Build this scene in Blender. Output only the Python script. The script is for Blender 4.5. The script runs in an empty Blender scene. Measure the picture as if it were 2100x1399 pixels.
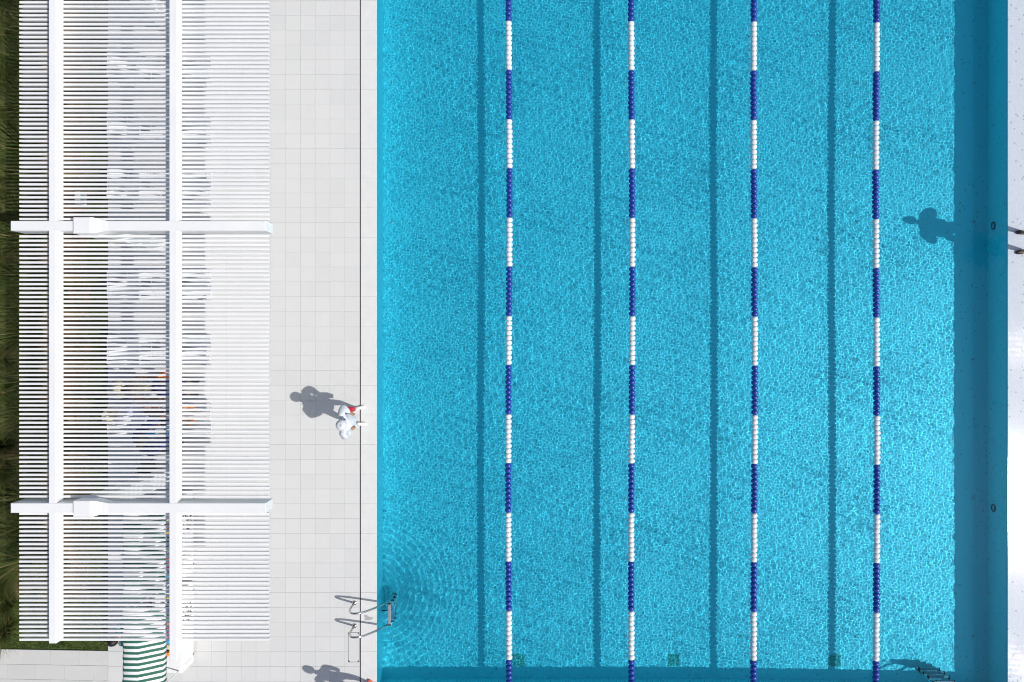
import bpy, bmesh, math, random
import numpy as np
from mathutils import Vector, Matrix, Quaternion

sc = bpy.context.scene
C = sc.collection
R = math.radians
HC = 14.0                                     # camera height over the deck: 100 photo pixels = 1 m on the deck

# ------------------------------------------------------------------ camera
cam = bpy.data.cameras.new('camera'); cam_o = bpy.data.objects.new('camera', cam); C.objects.link(cam_o)
cam_o.location = (0, 0, HC); cam.lens = 24.0; cam.sensor_width = 36.0; cam.clip_end = 800
sc.camera = cam_o
# ------------------------------------------------------------------ sky and sun
SUN_EL = R(48.7); SUN = Vector((.960*math.cos(SUN_EL), -.280*math.cos(SUN_EL), math.sin(SUN_EL))).normalized()
w = bpy.data.worlds.new('World'); sc.world = w; w.use_nodes = True
wn = w.node_tree; bg = wn.nodes['Background']; sky = wn.nodes.new('ShaderNodeTexSky')
sky.sky_type = 'NISHITA'; sky.sun_disc = False; sky.sun_elevation = SUN_EL
sky.sun_rotation = math.atan2(SUN.x, SUN.y); sky.air_density = 1.0; sky.dust_density = 2.0; sky.ozone_density = .5
wn.links.new(sky.outputs[0], bg.inputs[0]); bg.inputs[1].default_value = 0.097
sl = bpy.data.lights.new('sun', 'SUN'); so = bpy.data.objects.new('sun', sl); C.objects.link(so)
sl.energy = 3.6; sl.angle = R(.53); sl.color = (1, .955, .89)
so.rotation_euler = SUN.to_track_quat('Z', 'Y').to_euler(); so.location = SUN*40
sl.cycles.is_caustics_light = True            # sunlight is focused by the ripples (shadow caustics)
sc.view_settings.view_transform = 'Standard'; sc.view_settings.look = 'None'
sc.view_settings.exposure = 0.0; sc.view_settings.gamma = 1.0
try:
    sc.cycles.use_denoising = True; sc.cycles.max_bounces = 7; sc.cycles.pixel_filter_type = 'BLACKMAN_HARRIS'; sc.cycles.filter_width = 1.05; sc.cycles.adaptive_threshold = .03; sc.cycles.transparent_max_bounces = 8
except Exception:
    pass
rnd = random.Random(7)

# ------------------------------------------------------------------ helpers
def G(px, py, z=0.0):
    """photo pixel -> point on the plane at height z"""
    k = (HC - z)/HC
    return ((px-1050)/100*k, (699.5-py)/100*k)
WZ = -0.028                                   # water level
DEPTH = 1.03                                  # pool floor at z = -DEPTH
def floor_z(x):
    return -DEPTH + .14*max(0.0, min(1.0, (x-3.5)/6.68))     # a little shallower towards the right wall, shaped to move its shadow edge
def UWF(px, py):
    x, y = UW(px, py, -DEPTH)
    for _ in range(3): x, y = UW(px, py, floor_z(x))
    return x, y, floor_z(x)
def UW(px, py, z):
    """photo pixel -> point at height z under the water (ray bent at the surface)"""
    x, y = G(px, py, WZ); r = math.hypot(x, y)
    if r < 1e-6: return (x, y)
    t = r/(HC-WZ); s = t/math.sqrt(1+t*t)/1.333; t2 = s/math.sqrt(1-s*s)
    e = (WZ-z)*t2/r
    return (x + x*e, y + y*e)

def tag(o, label=None, cat=None, group=None, kind=None):
    if label: o['label'] = label
    if cat: o['category'] = cat
    if group: o['group'] = group
    if kind: o['kind'] = kind
    return o
def empty(name, loc=(0, 0, 0), rz=0):
    o = bpy.data.objects.new(name, None); C.objects.link(o); o.location = loc; o.rotation_euler = (0, 0, rz)
    o.empty_display_size = .1
    return o
def link(name, me, mat=None, parent=None, loc=(0, 0, 0)):
    o = bpy.data.objects.new(name, me); C.objects.link(o)
    if mat is not None and len(me.materials) == 0: me.materials.append(mat)
    o.location = loc
    if parent is not None: o.parent = parent
    return o
def receive(o):
    o.cycles.is_caustics_receiver = True
    return o

class MB:
    def __init__(s): s.v = []; s.f = []
    def box(s, x0, x1, y0, y1, z0, z1, M=None):
        b = len(s.v)
        P = [(x0,y0,z0),(x1,y0,z0),(x1,y1,z0),(x0,y1,z0),(x0,y0,z1),(x1,y0,z1),(x1,y1,z1),(x0,y1,z1)]
        if M is not None: P = [tuple(M @ Vector(p)) for p in P]
        s.v += P
        s.f += [tuple(b+i for i in q) for q in ((0,3,2,1),(4,5,6,7),(0,1,5,4),(1,2,6,5),(2,3,7,6),(3,0,4,7))]
        return s
    def cbox(s, x0, x1, y0, y1, z0, z1, c):
        """box with chamfered top rim"""
        b = len(s.v)
        s.v += [(x0,y0,z0),(x1,y0,z0),(x1,y1,z0),(x0,y1,z0),(x0,y0,z1-c),(x1,y0,z1-c),(x1,y1,z1-c),(x0,y1,z1-c),
                (x0+c,y0+c,z1),(x1-c,y0+c,z1),(x1-c,y1-c,z1),(x0+c,y1-c,z1)]
        F = [(0,3,2,1)]
        for i in range(4):
            j = (i+1) % 4
            F += [(i, j, 4+j, 4+i), (4+i, 4+j, 8+j, 8+i)]
        F.append((8,9,10,11))
        s.f += [tuple(b+i for i in q) for q in F]
        return s
    def prism(s, poly, y0, y1, y0b=None, y1b=None):
        """polygon in XZ extruded along Y"""
        b = len(s.v); n = len(poly)
        s.v += [(x, y0, z) for x, z in poly] + [(x, y1, z) for x, z in poly]
        s.f.append(tuple(b+i for i in range(n))); s.f.append(tuple(b+n+i for i in reversed(range(n))))
        for i in range(n):
            j = (i+1) % n
            s.f.append((b+j, b+i, b+n+i, b+n+j))
        return s
    def tube(s, path, rad, seg=8, cap=True):
        P = [Vector(p) for p in path]; n = len(P); b = len(s.v)
        rads = rad if isinstance(rad, (list, tuple)) else [rad]*n
        up = None
        for i, p in enumerate(P):
            d = (P[min(i+1, n-1)] - P[max(i-1, 0)]).normalized()
            if up is None:
                a = Vector((0,0,1)) if abs(d.z) < .9 else Vector((1,0,0))
                u = d.cross(a).normalized()
            else:
                u = (up - d*up.dot(d)).normalized()
            up = u; v = d.cross(u)
            for k in range(seg):
                t = 2*math.pi*k/seg
                s.v.append(tuple(p + (u*math.cos(t)+v*math.sin(t))*rads[i]))
        for i in range(n-1):
            for k in range(seg):
                k2 = (k+1) % seg
                s.f.append((b+i*seg+k, b+i*seg+k2, b+(i+1)*seg+k2, b+(i+1)*seg+k))
        if cap:
            s.f.append(tuple(b+k for k in reversed(range(seg)))); s.f.append(tuple(b+(n-1)*seg+k for k in range(seg)))
        return s
    def lathe(s, prof, seg=16, axis='z', c=(0,0,0)):
        """profile of (radius, height)"""
        b = len(s.v); n = len(prof)
        for r, h in prof:
            for k in range(seg):
                t = 2*math.pi*k/seg; a, d = r*math.cos(t), r*math.sin(t)
                p = (a, d, h) if axis == 'z' else ((d, h, a) if axis == 'y' else (h, a, d))
                s.v.append((p[0]+c[0], p[1]+c[1], p[2]+c[2]))
        for i in range(n-1):
            for k in range(seg):
                k2 = (k+1) % seg
                s.f.append((b+i*seg+k, b+i*seg+k2, b+(i+1)*seg+k2, b+(i+1)*seg+k))
        if prof[0][0] > 1e-5: s.f.append(tuple(b+k for k in reversed(range(seg))))
        if prof[-1][0] > 1e-5: s.f.append(tuple(b+(n-1)*seg+k for k in range(seg)))
        return s
    def ell(s, c, r, seg=12, rings=8, fn=None):
        b = len(s.v)
        for i in range(rings+1):
            ph = math.pi*i/rings
            for k in range(seg):
                t = 2*math.pi*k/seg
                d = Vector((math.sin(ph)*math.cos(t), math.sin(ph)*math.sin(t), math.cos(ph)))
                p = Vector((d.x*r[0], d.y*r[1], d.z*r[2]))
                if fn: p = fn(d, p)
                s.v.append(tuple(p + Vector(c)))
        for i in range(rings):
            for k in range(seg):
                k2 = (k+1) % seg
                s.f.append((b+i*seg+k, b+(i+1)*seg+k, b+(i+1)*seg+k2, b+i*seg+k2))
        return s
    def mesh(s, name, smooth=False, fix=True):
        me = bpy.data.meshes.new(name); me.from_pydata(s.v, [], s.f)
        if fix:
            bm = bmesh.new(); bm.from_mesh(me)
            bmesh.ops.remove_doubles(bm, verts=bm.verts, dist=1e-6)
            bmesh.ops.recalc_face_normals(bm, faces=bm.faces); bm.to_mesh(me); bm.free()
        if smooth: me.polygons.foreach_set('use_smooth', [True]*len(me.polygons))
        me.update()
        return me
    def build(s, name, mat, parent=None, loc=(0,0,0), smooth=False, fix=True):
        return link(name, s.mesh(name, smooth, fix), mat, parent, loc)
def autosmooth(me, ang=35):
    """smooth shading with sharp edges above an angle"""
    me.polygons.foreach_set('use_smooth', [True]*len(me.polygons))
    bm = bmesh.new(); bm.from_mesh(me)
    for e in bm.edges:
        if len(e.link_faces) == 2 and e.calc_face_angle(0) > R(ang): e.smooth = False
    bm.to_mesh(me); bm.free()
def fast_mesh(name, V, F, smooth=False):
    me = bpy.data.meshes.new(name); k = F.shape[1]
    me.vertices.add(len(V)); me.vertices.foreach_set('co', np.ascontiguousarray(V, dtype=np.float32).ravel())
    me.loops.add(F.size); me.loops.foreach_set('vertex_index', np.ascontiguousarray(F, dtype=np.int32).ravel())
    me.polygons.add(len(F)); me.polygons.foreach_set('loop_start', np.arange(0, F.size, k, dtype=np.int32))
    me.update(calc_edges=True)
    me.polygons.foreach_set('use_smooth', np.full(len(F), smooth))
    return me

# ------------------------------------------------------------------ materials
class N:
    """small node-tree writer"""
    def __init__(s, name):
        s.m = bpy.data.materials.new(name); s.m.use_nodes = True; s.t = s.m.node_tree
        s.b = s.t.nodes['Principled BSDF']
    def n(s, typ, **kw):
        o = s.t.nodes.new(typ)
        for k, v in kw.items(): setattr(o, k, v)
        return o
    def l(s, a, b): s.t.links.new(a, b)
    def val(s, o, i, v):
        o.inputs[i].default_value = v
    def math(s, op, a, b=None, c=None):
        o = s.n('ShaderNodeMath', operation=op)
        for i, x in enumerate((a, b, c)):
            if x is None: continue
            if hasattr(x, 'links'): s.l(x, o.inputs[i])
            else: o.inputs[i].default_value = x
        return o.outputs[0]
    def pos(s):
        return s.n('ShaderNodeNewGeometry').outputs['Position']
    def objc(s):
        return s.n('ShaderNodeTexCoord').outputs['Object']
    def noise(s, vec, scale, detail=3, rough=.55):
        o = s.n('ShaderNodeTexNoise'); o.inputs['Scale'].default_value = scale; o.inputs['Detail'].default_value = detail
        o.inputs['Roughness'].default_value = rough
        if vec is not None: s.l(vec, o.inputs['Vector'])
        return o.outputs['Fac']
    def ramp(s, fac, stops):
        o = s.n('ShaderNodeValToRGB'); e = o.color_ramp.elements
        while len(e) < len(stops): e.new(.5)
        for i, (p, c) in enumerate(stops):
            e[i].position = p; e[i].color = (*c, 1) if len(c) == 3 else c
        s.l(fac, o.inputs[0]); return o.outputs[0]
    def mix(s, fac, a, b, blend='MIX'):
        o = s.n('ShaderNodeMix', data_type='RGBA', blend_type=blend)
        for i, x in ((0, fac), (6, a), (7, b)):
            if hasattr(x, 'links'): s.l(x, o.inputs[i])
            else: o.inputs[i].default_value = (*x, 1) if isinstance(x, tuple) and len(x) == 3 else x
        return o.outputs[2]
    def base(s, c):
        if hasattr(c, 'links'): s.l(c, s.b.inputs['Base Color'])
        else: s.b.inputs['Base Color'].default_value = (*c, 1)
        return s
    def rough(s, r, metal=0, spec=None):
        if hasattr(r, 'links'): s.l(r, s.b.inputs['Roughness'])
        else: s.b.inputs['Roughness'].default_value = r
        s.b.inputs['Metallic'].default_value = metal
        if spec is not None: s.b.inputs['Specular IOR Level'].default_value = spec
        return s
    def bump(s, h, strength=.3, dist=.01):
        o = s.n('ShaderNodeBump'); o.inputs['Strength'].default_value = strength; o.inputs['Distance'].default_value = dist
        s.l(h, o.inputs['Height']); s.l(o.outputs[0], s.b.inputs['Normal']); return s

def plain(name, c, r=.5, metal=0, var=.12, scale=6.0, bump=0.0):
    k = N(name); p = k.objc()
    f = k.noise(p, scale, 4)
    k.base(k.ramp(f, [(.3, tuple(x*(1-var) for x in c)), (.7, tuple(min(1, x*(1+var)) for x in c))])).rough(r, metal)
    if bump: k.bump(k.noise(p, scale*8, 3), bump, .004)
    return k.m

def cellhash(k, vec, size, off=(0, 0, 0)):
    """random value per square cell of a world-space grid"""
    a = k.n('ShaderNodeVectorMath', operation='SUBTRACT'); k.l(vec, a.inputs[0]); a.inputs[1].default_value = off
    b = k.n('ShaderNodeVectorMath', operation='DIVIDE'); k.l(a.outputs[0], b.inputs[0]); b.inputs[1].default_value = size
    c = k.n('ShaderNodeVectorMath', operation='FLOOR'); k.l(b.outputs[0], c.inputs[0])
    h = k.n('ShaderNodeTexWhiteNoise', noise_dimensions='3D'); k.l(c.outputs[0], h.inputs['Vector'])
    return h.outputs['Value']

TP = .3035                                    # tile pitch
TX0 = -3.125; TY0 = -.909
def tile_mat():
    k = N('porcelain_tile'); p = k.pos()
    h = cellhash(k, p, (TP, TP, 5), (TX0, TY0, -2))
    c = k.mix(h, (.595, .603, .60), (.635, .64, .637))
    f = k.noise(p, 3.0, 5, .6); c = k.mix(k.math('MULTIPLY', f, .5), c, (.605, .61, .61))
    g = k.noise(p, 60, 3, .7); c = k.mix(k.math('MULTIPLY', k.math('GREATER_THAN', g, .66), .16), c, (.50, .50, .485))
    d = k.noise(p, .55, 3, .6); c = k.mix(k.math('MULTIPLY', k.math('SUBTRACT', d, .42), .9), c, (.62, .62, .615))
    k.base(c).rough(.62, spec=.3).bump(k.noise(p, 160, 3, .6), .12, .003)
    return k.m
M = {}
M['tile'] = tile_mat()
M['grout'] = plain('grout', (.38, .38, .37), .9)
def slab():
    k = N('large_paving_slab'); p = k.pos()
    h = k.n('ShaderNodeObjectInfo').outputs['Random']
    c = k.mix(h, (.57, .575, .57), (.61, .61, .60))
    f = k.noise(p, 4, 5, .65); c = k.mix(k.math('MULTIPLY', f, .6), c, (.50, .50, .48))
    k.base(c).rough(.7).bump(k.noise(p, 120, 3), .12, .003); return k.m
M['slab'] = slab()
def coping():
    k = N('coping_stone'); p = k.pos()
    f = k.noise(p, 5, 6, .65)
    c = k.ramp(f, [(.3, (.64, .645, .645)), (.7, (.69, .695, .69))])
    g = k.noise(p, 28, 4, .7); c = k.mix(k.math('MULTIPLY', k.math('GREATER_THAN', g, .64), .22), c, (.50, .50, .49))
    k.base(c).rough(.6, spec=.3).bump(k.noise(p, 140, 3), .15, .003); return k.m
M['coping'] = coping()
M['dark_slot'] = plain('dark_slot', (.03, .03, .03), .7)

def pool_tile():
    """pale blue glass mosaic with scattered darker pieces"""
    k = N('pool_mosaic'); p = k.pos()
    c = k.mix(cellhash(k, p, (.025, .025, .025), (.003, .003, .003)), (.28, .84, .88), (.33, .89, .92))
    dots = k.math('GREATER_THAN', cellhash(k, p, (.033, .033, .033), (.9, .4, .2)), .985)
    c = k.mix(k.math('MULTIPLY', dots, .75), c, (.12, .36, .42))
    f = k.noise(p, .35, 3); c = k.mix(k.math('MULTIPLY', f, .25), c, (.28, .85, .88))
    k.base(c).rough(.46, spec=.9); k.b.inputs['IOR'].default_value = 1.95; return k.m
M['pool'] = pool_tile()

def water_mat():
    k = N('pool_water'); k.t.nodes.remove(k.b)
    out = [n for n in k.t.nodes if n.type == 'OUTPUT_MATERIAL'][0]
    g = k.n('ShaderNodeBsdfRefraction'); g.inputs['Color'].default_value = (.30, .72, .845, 1)
    g.inputs['Roughness'].default_value = 0; g.inputs['IOR'].default_value = 1.333
    gl = k.n('ShaderNodeBsdfGlossy'); gl.inputs['Roughness'].default_value = 0; gl.inputs['Color'].default_value = (.6, .92, 1, 1)
    fr_ = k.n('ShaderNodeFresnel'); fr_.inputs['IOR'].default_value = 1.23
    mx = k.n('ShaderNodeMixShader'); k.l(fr_.outputs[0], mx.inputs[0]); k.l(g.outputs[0], mx.inputs[1]); k.l(gl.outputs[0], mx.inputs[2])
    k.l(mx.outputs[0], out.inputs['Surface']); return k.m
M['water'] = water_mat()

def wet_edge():
    """white mosaic with dark specks under a film of water"""
    k = N('wet_white_mosaic'); p = k.pos()
    c = k.mix(cellhash(k, p, (.025, .025, .5), (0, 0, -.2)), (.50, .555, .64), (.56, .61, .68))
    dots = k.math('GREATER_THAN', cellhash(k, p, (.033, .033, .5), (.1, .05, -.2)), .984)
    c = k.mix(k.math('MULTIPLY', dots, .6), c, (.20, .22, .27))
    k.base(c)
    k.rough(.10, spec=.5)
    br = k.n('ShaderNodeTexBrick'); br.offset = 0; k.l(p, br.inputs['Vector'])
    br.inputs['Scale'].default_value = 1; br.inputs['Brick Width'].default_value = .025; br.inputs['Row Height'].default_value = .025
    br.inputs['Mortar Size'].default_value = .002; br.inputs['Mortar Smooth'].default_value = .6
    h = k.math('ADD', k.math('MULTIPLY', br.outputs['Fac'], -.6), k.math('MULTIPLY', k.noise(p, 70, 2), .8))
    k.bump(h, .16, .004); return k.m
M['wet'] = wet_edge()

def white_paint():
    k = N('white_painted_steel'); p = k.pos()
    f = k.noise(p, 1.3, 5, .6); c = k.ramp(f, [(.3, (.76, .77, .78)), (.7, (.82, .825, .83))])
    g = k.noise(p, 9, 4, .7); c = k.mix(k.math('MULTIPLY', k.math('GREATER_THAN', g, .69), .12), c, (.6, .6, .58))
    k.base(c).rough(.38, spec=.4); return k.m
M['white'] = white_paint()
M['white_plastic'] = plain('white_plastic_strap', (.78, .80, .82), .4, var=.04)
M['float_white'] = plain('white_float', (.80, .79, .80), .35, var=.03, scale=20)
M['float_blue'] = plain('blue_float', (.020, .045, .33), .35, var=.12, scale=20)
M['cable'] = plain('rope_cable', (.12, .12, .14), .5)
M['steel'] = plain('stainless_steel', (.62, .61, .59), .16, 1.0, var=.05)
M['tread'] = plain('ladder_tread', (.50, .49, .53), .5, var=.25, scale=30, bump=.4)
M['tread_dark'] = plain('ladder_tread_grip', (.24, .235, .29), .6, var=.25, scale=30, bump=.4)
M['black'] = plain('black_rubber', (.02, .02, .022), .6)
M['grate'] = plain('green_grate', (.26, .62, .52), .6, var=.6, scale=60)
M['inlet'] = plain('inlet_plastic', (.75, .80, .80), .4)
M['lamp_ring'] = plain('pool_lamp_ring', (.06, .10, .11), .5)
M['lamp_glass'] = plain('pool_lamp_glass', (.30, .55, .60), .25)
M['sump'] = plain('sump_shade', (.17, .48, .44), .7)
def lawn_mat():
    k = N('lawn_and_soil'); p = k.pos()
    f = k.noise(p, 7, 6, .7)
    green = k.ramp(f, [(.25, (.03, .048, .012)), (.5, (.065, .10, .022)), (.75, (.11, .14, .035))])
    soil = k.ramp(k.noise(p, 16, 5, .7), [(.3, (.11, .07, .04)), (.7, (.30, .20, .12))])
    sx = k.n('ShaderNodeSeparateXYZ'); k.l(p, sx.inputs[0])
    b = k.math('ADD', sx.outputs[0], k.math('MULTIPLY', k.math('SUBTRACT', k.noise(p, 1.6, 4, .6), .5), .55))
    msk = k.math('MULTIPLY', k.math('LESS_THAN', b, -8.70), k.math('GREATER_THAN', b, -11.4))
    msk2 = k.math('GREATER_THAN', sx.outputs[1], -5.35)
    k.base(k.mix(k.math('MULTIPLY', msk, msk2), green, soil)).rough(.9).bump(f, .6, .03); return k.m
M['lawn'] = lawn_mat()
def blade_mat(name, stops, by='random'):
    k = N(name)
    at = k.n('ShaderNodeAttribute', attribute_name='tone'); c = k.ramp(at.outputs['Fac'], stops)
    k.base(c).rough(.55, spec=.25)
    k.b.inputs['Subsurface Weight'].default_value = 0
    return k.m
M['blade'] = blade_mat('lawn_blade', [(.0, (.030, .060, .010)), (.6, (.065, .115, .018)), (1, (.14, .15, .04))])
M['orn'] = blade_mat('ornamental_blade', [(.0, (.022, .045, .008)), (.5, (.060, .105, .018)), (.8, (.12, .135, .035)), (1, (.30, .22, .10))])
def stripe_mat():
    k = N('green_white_stripe'); p = k.objc()
    sx = k.n('ShaderNodeSeparateXYZ'); k.l(p, sx.inputs[0])
    wv = k.math('ADD', sx.outputs[1], k.math('MULTIPLY', k.math('SUBTRACT', k.noise(p, 3, 2), .5), .012))
    fr = k.math('FRACT', k.math('DIVIDE', wv, .104))
    m = k.math('LESS_THAN', fr, .50)
    k.base(k.mix(m, (.76, .77, .77), (.018, .12, .085))).rough(.75).bump(k.noise(p, 220, 2), .15, .002)
    return k.m
M['stripe'] = stripe_mat()
for nm, c, r in (('navy', (.018, .024, .14), .8), ('tee_white', (.62, .64, .69), .8), ('trouser_white', (.74, .74, .72), .8),
                 ('charcoal', (.025, .026, .032), .8), ('orange', (.85, .22, .015), .7), ('teal', (.10, .32, .34), .8),
                 ('lavender', (.42, .42, .60), .8), ('red', (.55, .012, .03), .6), ('pink', (.75, .03, .30), .6), ('sky_blue', (.02, .30, .62), .7),
                 ('cream', (.66, .58, .38), .8), ('grey_fabric', (.22, .235, .25), .9), ('khaki', (.28, .24, .17), .8),
                 ('denim', (.06, .10, .22), .8), ('shoe_white', (.78, .77, .74), .6), ('shoe_black', (.03, .026, .026), .5),
                 ('coral', (.75, .16, .10), .5), ('yellow', (.75, .55, .02), .5), ('leaf', (.12, .42, .06), .5)):
    M[nm] = plain(nm, c, r, var=.12, scale=14)
for nm, c in (('skin_light', (.56, .33, .23)), ('skin_tan', (.36, .19, .11)), ('skin_dark', (.17, .085, .05))):
    M[nm] = plain(nm, c, .5, var=.06)
M['hair_dark'] = plain('hair_dark', (.012, .009, .008), .5, var=.3, scale=40, bump=.4)
M['hair_brown'] = plain('hair_brown', (.06, .032, .018), .5, var=.3, scale=40, bump=.4)
M['ink'] = plain('dark_print', (.03, .03, .032), .6)

# ------------------------------------------------------------------ pool
PX0, PX1 = -2.78, 10.18
PY0, PY1 = -7.27, 17.73
def rect(x0, x1, y0, y1, z):
    return MB_quad([(x0,y0,z),(x1,y0,z),(x1,y1,z),(x0,y1,z)])
def MB_quad(v):
    m = MB(); m.v = list(v); m.f = [(0,1,2,3)]; return m
fl = MB().prism([(PX0-.2, -DEPTH-.2), (PX1+.2, -DEPTH-.2), (PX1+.2, floor_z(PX1)), (PX1, floor_z(PX1)), (3.5, -DEPTH), (PX0-.2, -DEPTH)], PY0-.2, PY1+.2).build('pool_floor', M['pool']); tag(fl, kind='structure'); receive(fl)
for nm, b in (('pool_wall_left', (PX0-.2, PX0, PY0, PY1, -DEPTH, -.033)),
              ('pool_wall_right', (PX1, PX1+.2, PY0, PY1, -DEPTH, -.05)),
              ('pool_wall_near', (PX0-.2, PX1+.2, PY0-.2, PY0, -DEPTH, -.033)),
              ('pool_wall_far', (PX0-.2, PX1+.2, PY1, PY1+.2, -DEPTH, -.033))):
    o = MB().box(*b).build(nm, M['pool']); tag(o, kind='structure'); receive(o)

def ripples(X, Y):
    rng = np.random.default_rng(5)
    Z = np.zeros_like(X)
    # slowly varying strength, so that calm and busy patches alternate
    def patch(s, n=7):
        P = np.zeros_like(X)
        for i in range(n):
            th = rng.uniform(0, 6.283); k = 2*math.pi/(s*rng.uniform(.7, 1.6))
            P += np.sin(k*(X*math.cos(th)+Y*math.sin(th))+rng.uniform(0, 6.283))
        return P/math.sqrt(n)
    pa = 1 + .12*patch(3.2); pb = 1 + .25*patch(1.7); pc = 1 + .3*patch(2.3)
    for i in range(56):
        lam = .044*math.exp(rng.uniform(0, .65)); th = rng.uniform(0, 2*math.pi); k = 2*math.pi/lam
        Z += pa*(.0032/k)*np.sin(k*(X*math.cos(th)+Y*math.sin(th))+rng.uniform(0, 6.283))
    for i in range(16):                       # a little wind from the lower right
        lam = .070*math.exp(rng.uniform(0, .85)); th = rng.normal(2.6, 1.1); k = 2*math.pi/lam
        Z += pb*(.0042/k)*np.sin(k*(X*math.cos(th)+Y*math.sin(th))+rng.uniform(0, 6.283))
    for i in range(10):
        lam = .16*math.exp(rng.uniform(0, 1.2)); th = rng.uniform(0, 2*math.pi); k = 2*math.pi/lam
        Z += pc*(.0066/k)*np.sin(k*(X*math.cos(th)+Y*math.sin(th))+rng.uniform(0, 6.283))
    # rings spreading from the foot of the left ladder and from the corner
    for (cx, cy, lam, a, fall) in ((-2.5, -5.55, .135, .075, 1.4), (-2.9, -7.6, .15, .030, 1.5)):
        D = np.hypot(X-cx, Y-cy); k = 2*math.pi/lam
        Z += a/k*np.exp(-(D/fall)**2)*np.sin(k*D+.6*np.sin(3*np.arctan2(Y-cy, X-cx)))
    return Z
ST = .0132
xs = np.concatenate([np.linspace(PX0, PX1, int((PX1-PX0)/ST)+1), PX1+np.arange(1, 22)*.02])  # sheet extended unseen into the right and near edges, added for sun caustics
ysv = np.concatenate([PY0-np.arange(14, 0, -1)*.02, np.arange(PY0, 7.35, ST), np.linspace(7.36, PY1, 60)])
GX, GY = np.meshgrid(xs, ysv)
GZ = ripples(GX, GY); GZ[GY > 7.36] *= .15; out_ = (GX > PX1+.001) | (GY < PY0-.001); GZ[out_] = 0
V = np.stack([GX, GY, GZ + WZ], -1).reshape(-1, 3)
ny, nx = GX.shape; idx = np.arange(nx*ny).reshape(ny, nx)
F = np.stack([idx[:-1,:-1], idx[:-1,1:], idx[1:,1:], idx[1:,:-1]], -1).reshape(-1, 4)
wme = fast_mesh('water', V, F, True); wo = link('water', wme, M['water']); tag(wo, kind='structure')
wo.cycles.is_caustics_caster = True

# ------------------------------------------------------------------ ground, deck, coping
def ring_ground(name, z, mat, hole, ext):
    x0, x1, y0, y1 = hole; X0, X1, Y0, Y1 = ext
    v = [(X0,Y0,z),(X1,Y0,z),(X1,Y1,z),(X0,Y1,z),(x0,y0,z),(x1,y0,z),(x1,y1,z),(x0,y1,z)]
    m = MB(); m.v = v; m.f = [(0,1,5,4),(1,2,6,5),(2,3,7,6),(3,0,4,7)]
    return m.build(name, mat)
g = ring_ground('lawn', -.045, M['lawn'], (PX0-.5, PX1+.3, PY0-.5, PY1+.5), (-150, 150, -150, 150)); tag(g, kind='structure')

deck = MB().box(TX0-17*TP-.004, TX0+.0, -9.0, 18.2, -.06, -.006).build('deck', M['grout']); tag(deck, kind='structure')
tile_me = MB().cbox(.0013, TP-.0013, .0013, TP-.0013, -.03, 0, .0012).mesh('tile'); tile_me.materials.append(M['tile'])
rows = range(-21, 27)                          # the rows in view
big = MB()
for r in range(-26, 63):
    for c in range(17):
        x = TX0-(c+1)*TP; y = TY0+r*TP
        if c < 6 and r in rows:
            o = link('tile', tile_me, None, deck, (x, y, rnd.uniform(-.0008, .0008)))
        else:
            dz = rnd.uniform(-.0008, .0008)
            big.cbox(x+.0013, x+TP-.0013, y+.0013, y+TP-.0013, -.03, dz, .0012)
o = big.build('tile_field', M['tile'], deck, fix=False); tag(o, kind='stuff')

# bigger slabs at the lower left, set at a slight angle
pav = empty('garden_path', (-8.292, -6.36, -.004)); tag(pav, kind='structure')
o = MB().box(-4.2, -.004, -2.6, -.004, -.06, -.010).build('bed', M['grout'], pav)
slm = MB().cbox(.002, .588, .002, .302, -.03, 0, .0015).mesh('paving_slab'); slm.materials.append(M['slab'])
rot = R(-1.0)
for r in range(8):
    for c in range(7):
        px = -.59*(c+1) - (.30 if r % 2 else 0) + .0; py = -.305*(r+1)
        if px > -.58 and r % 2: continue
        o = link('paving_slab', slm, None, pav, (px*math.cos(rot)-py*math.sin(rot)*0, py + px*math.sin(rot), rnd.uniform(-.001, .001)))
        o.rotation_euler = (0, 0, rot)
    if r % 2:
        h = MB().cbox(-.298, -.006, -.305*(r+1)+.002, -.305*r-.003, -.03, -.001, .0015).build('paving_slab', M['slab'], pav)

ch = MB().box(TX0, -3.10, -9, 18.2, -.12, -.075).build('drain_channel', M['dark_slot']); tag(ch, kind='structure')
cop = MB().box(-3.10, PX0-.015, -9, 18.2, -.032, -.006).build('pool_coping', M['grout']); tag(cop, kind='structure')
cm = MB().cbox(-3.102, PX0+.004, .0012, TP*2-.0012, -.03, 0, .002).mesh('coping_stone'); cm.materials.append(M['coping'])
for i in range(-13, 31):
    link('coping_stone', cm, None, cop, (0, TY0+i*2*TP, rnd.uniform(-.0008, .0008)))
nb = MB().box(PX0-.015, PX1+.2, PY0-.5, PY0-.01, -.032, -.006).build('near_coping', M['grout']); tag(nb, kind='structure')
cm2 = MB().cbox(.0012, TP*2-.0012, PY0-.33, PY0+.004, -.03, 0, .002).mesh('coping_stone'); cm2.materials.append(M['coping'])
for i in range(21):
    link('coping_stone', cm2, None, nb, (PX0+.006+i*2*TP, 0, rnd.uniform(-.0008, .0008)))
nd = MB().box(PX0+.006, 14, -9.4, PY0-.34, -.06, -.001).build('near_deck', M['tile']); tag(nd, kind='structure')
fd = MB().box(PX0+.006, 14, PY1+.02, PY1+3, -.06, -.001).build('far_deck', M['tile']); tag(fd, kind='structure')

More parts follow.
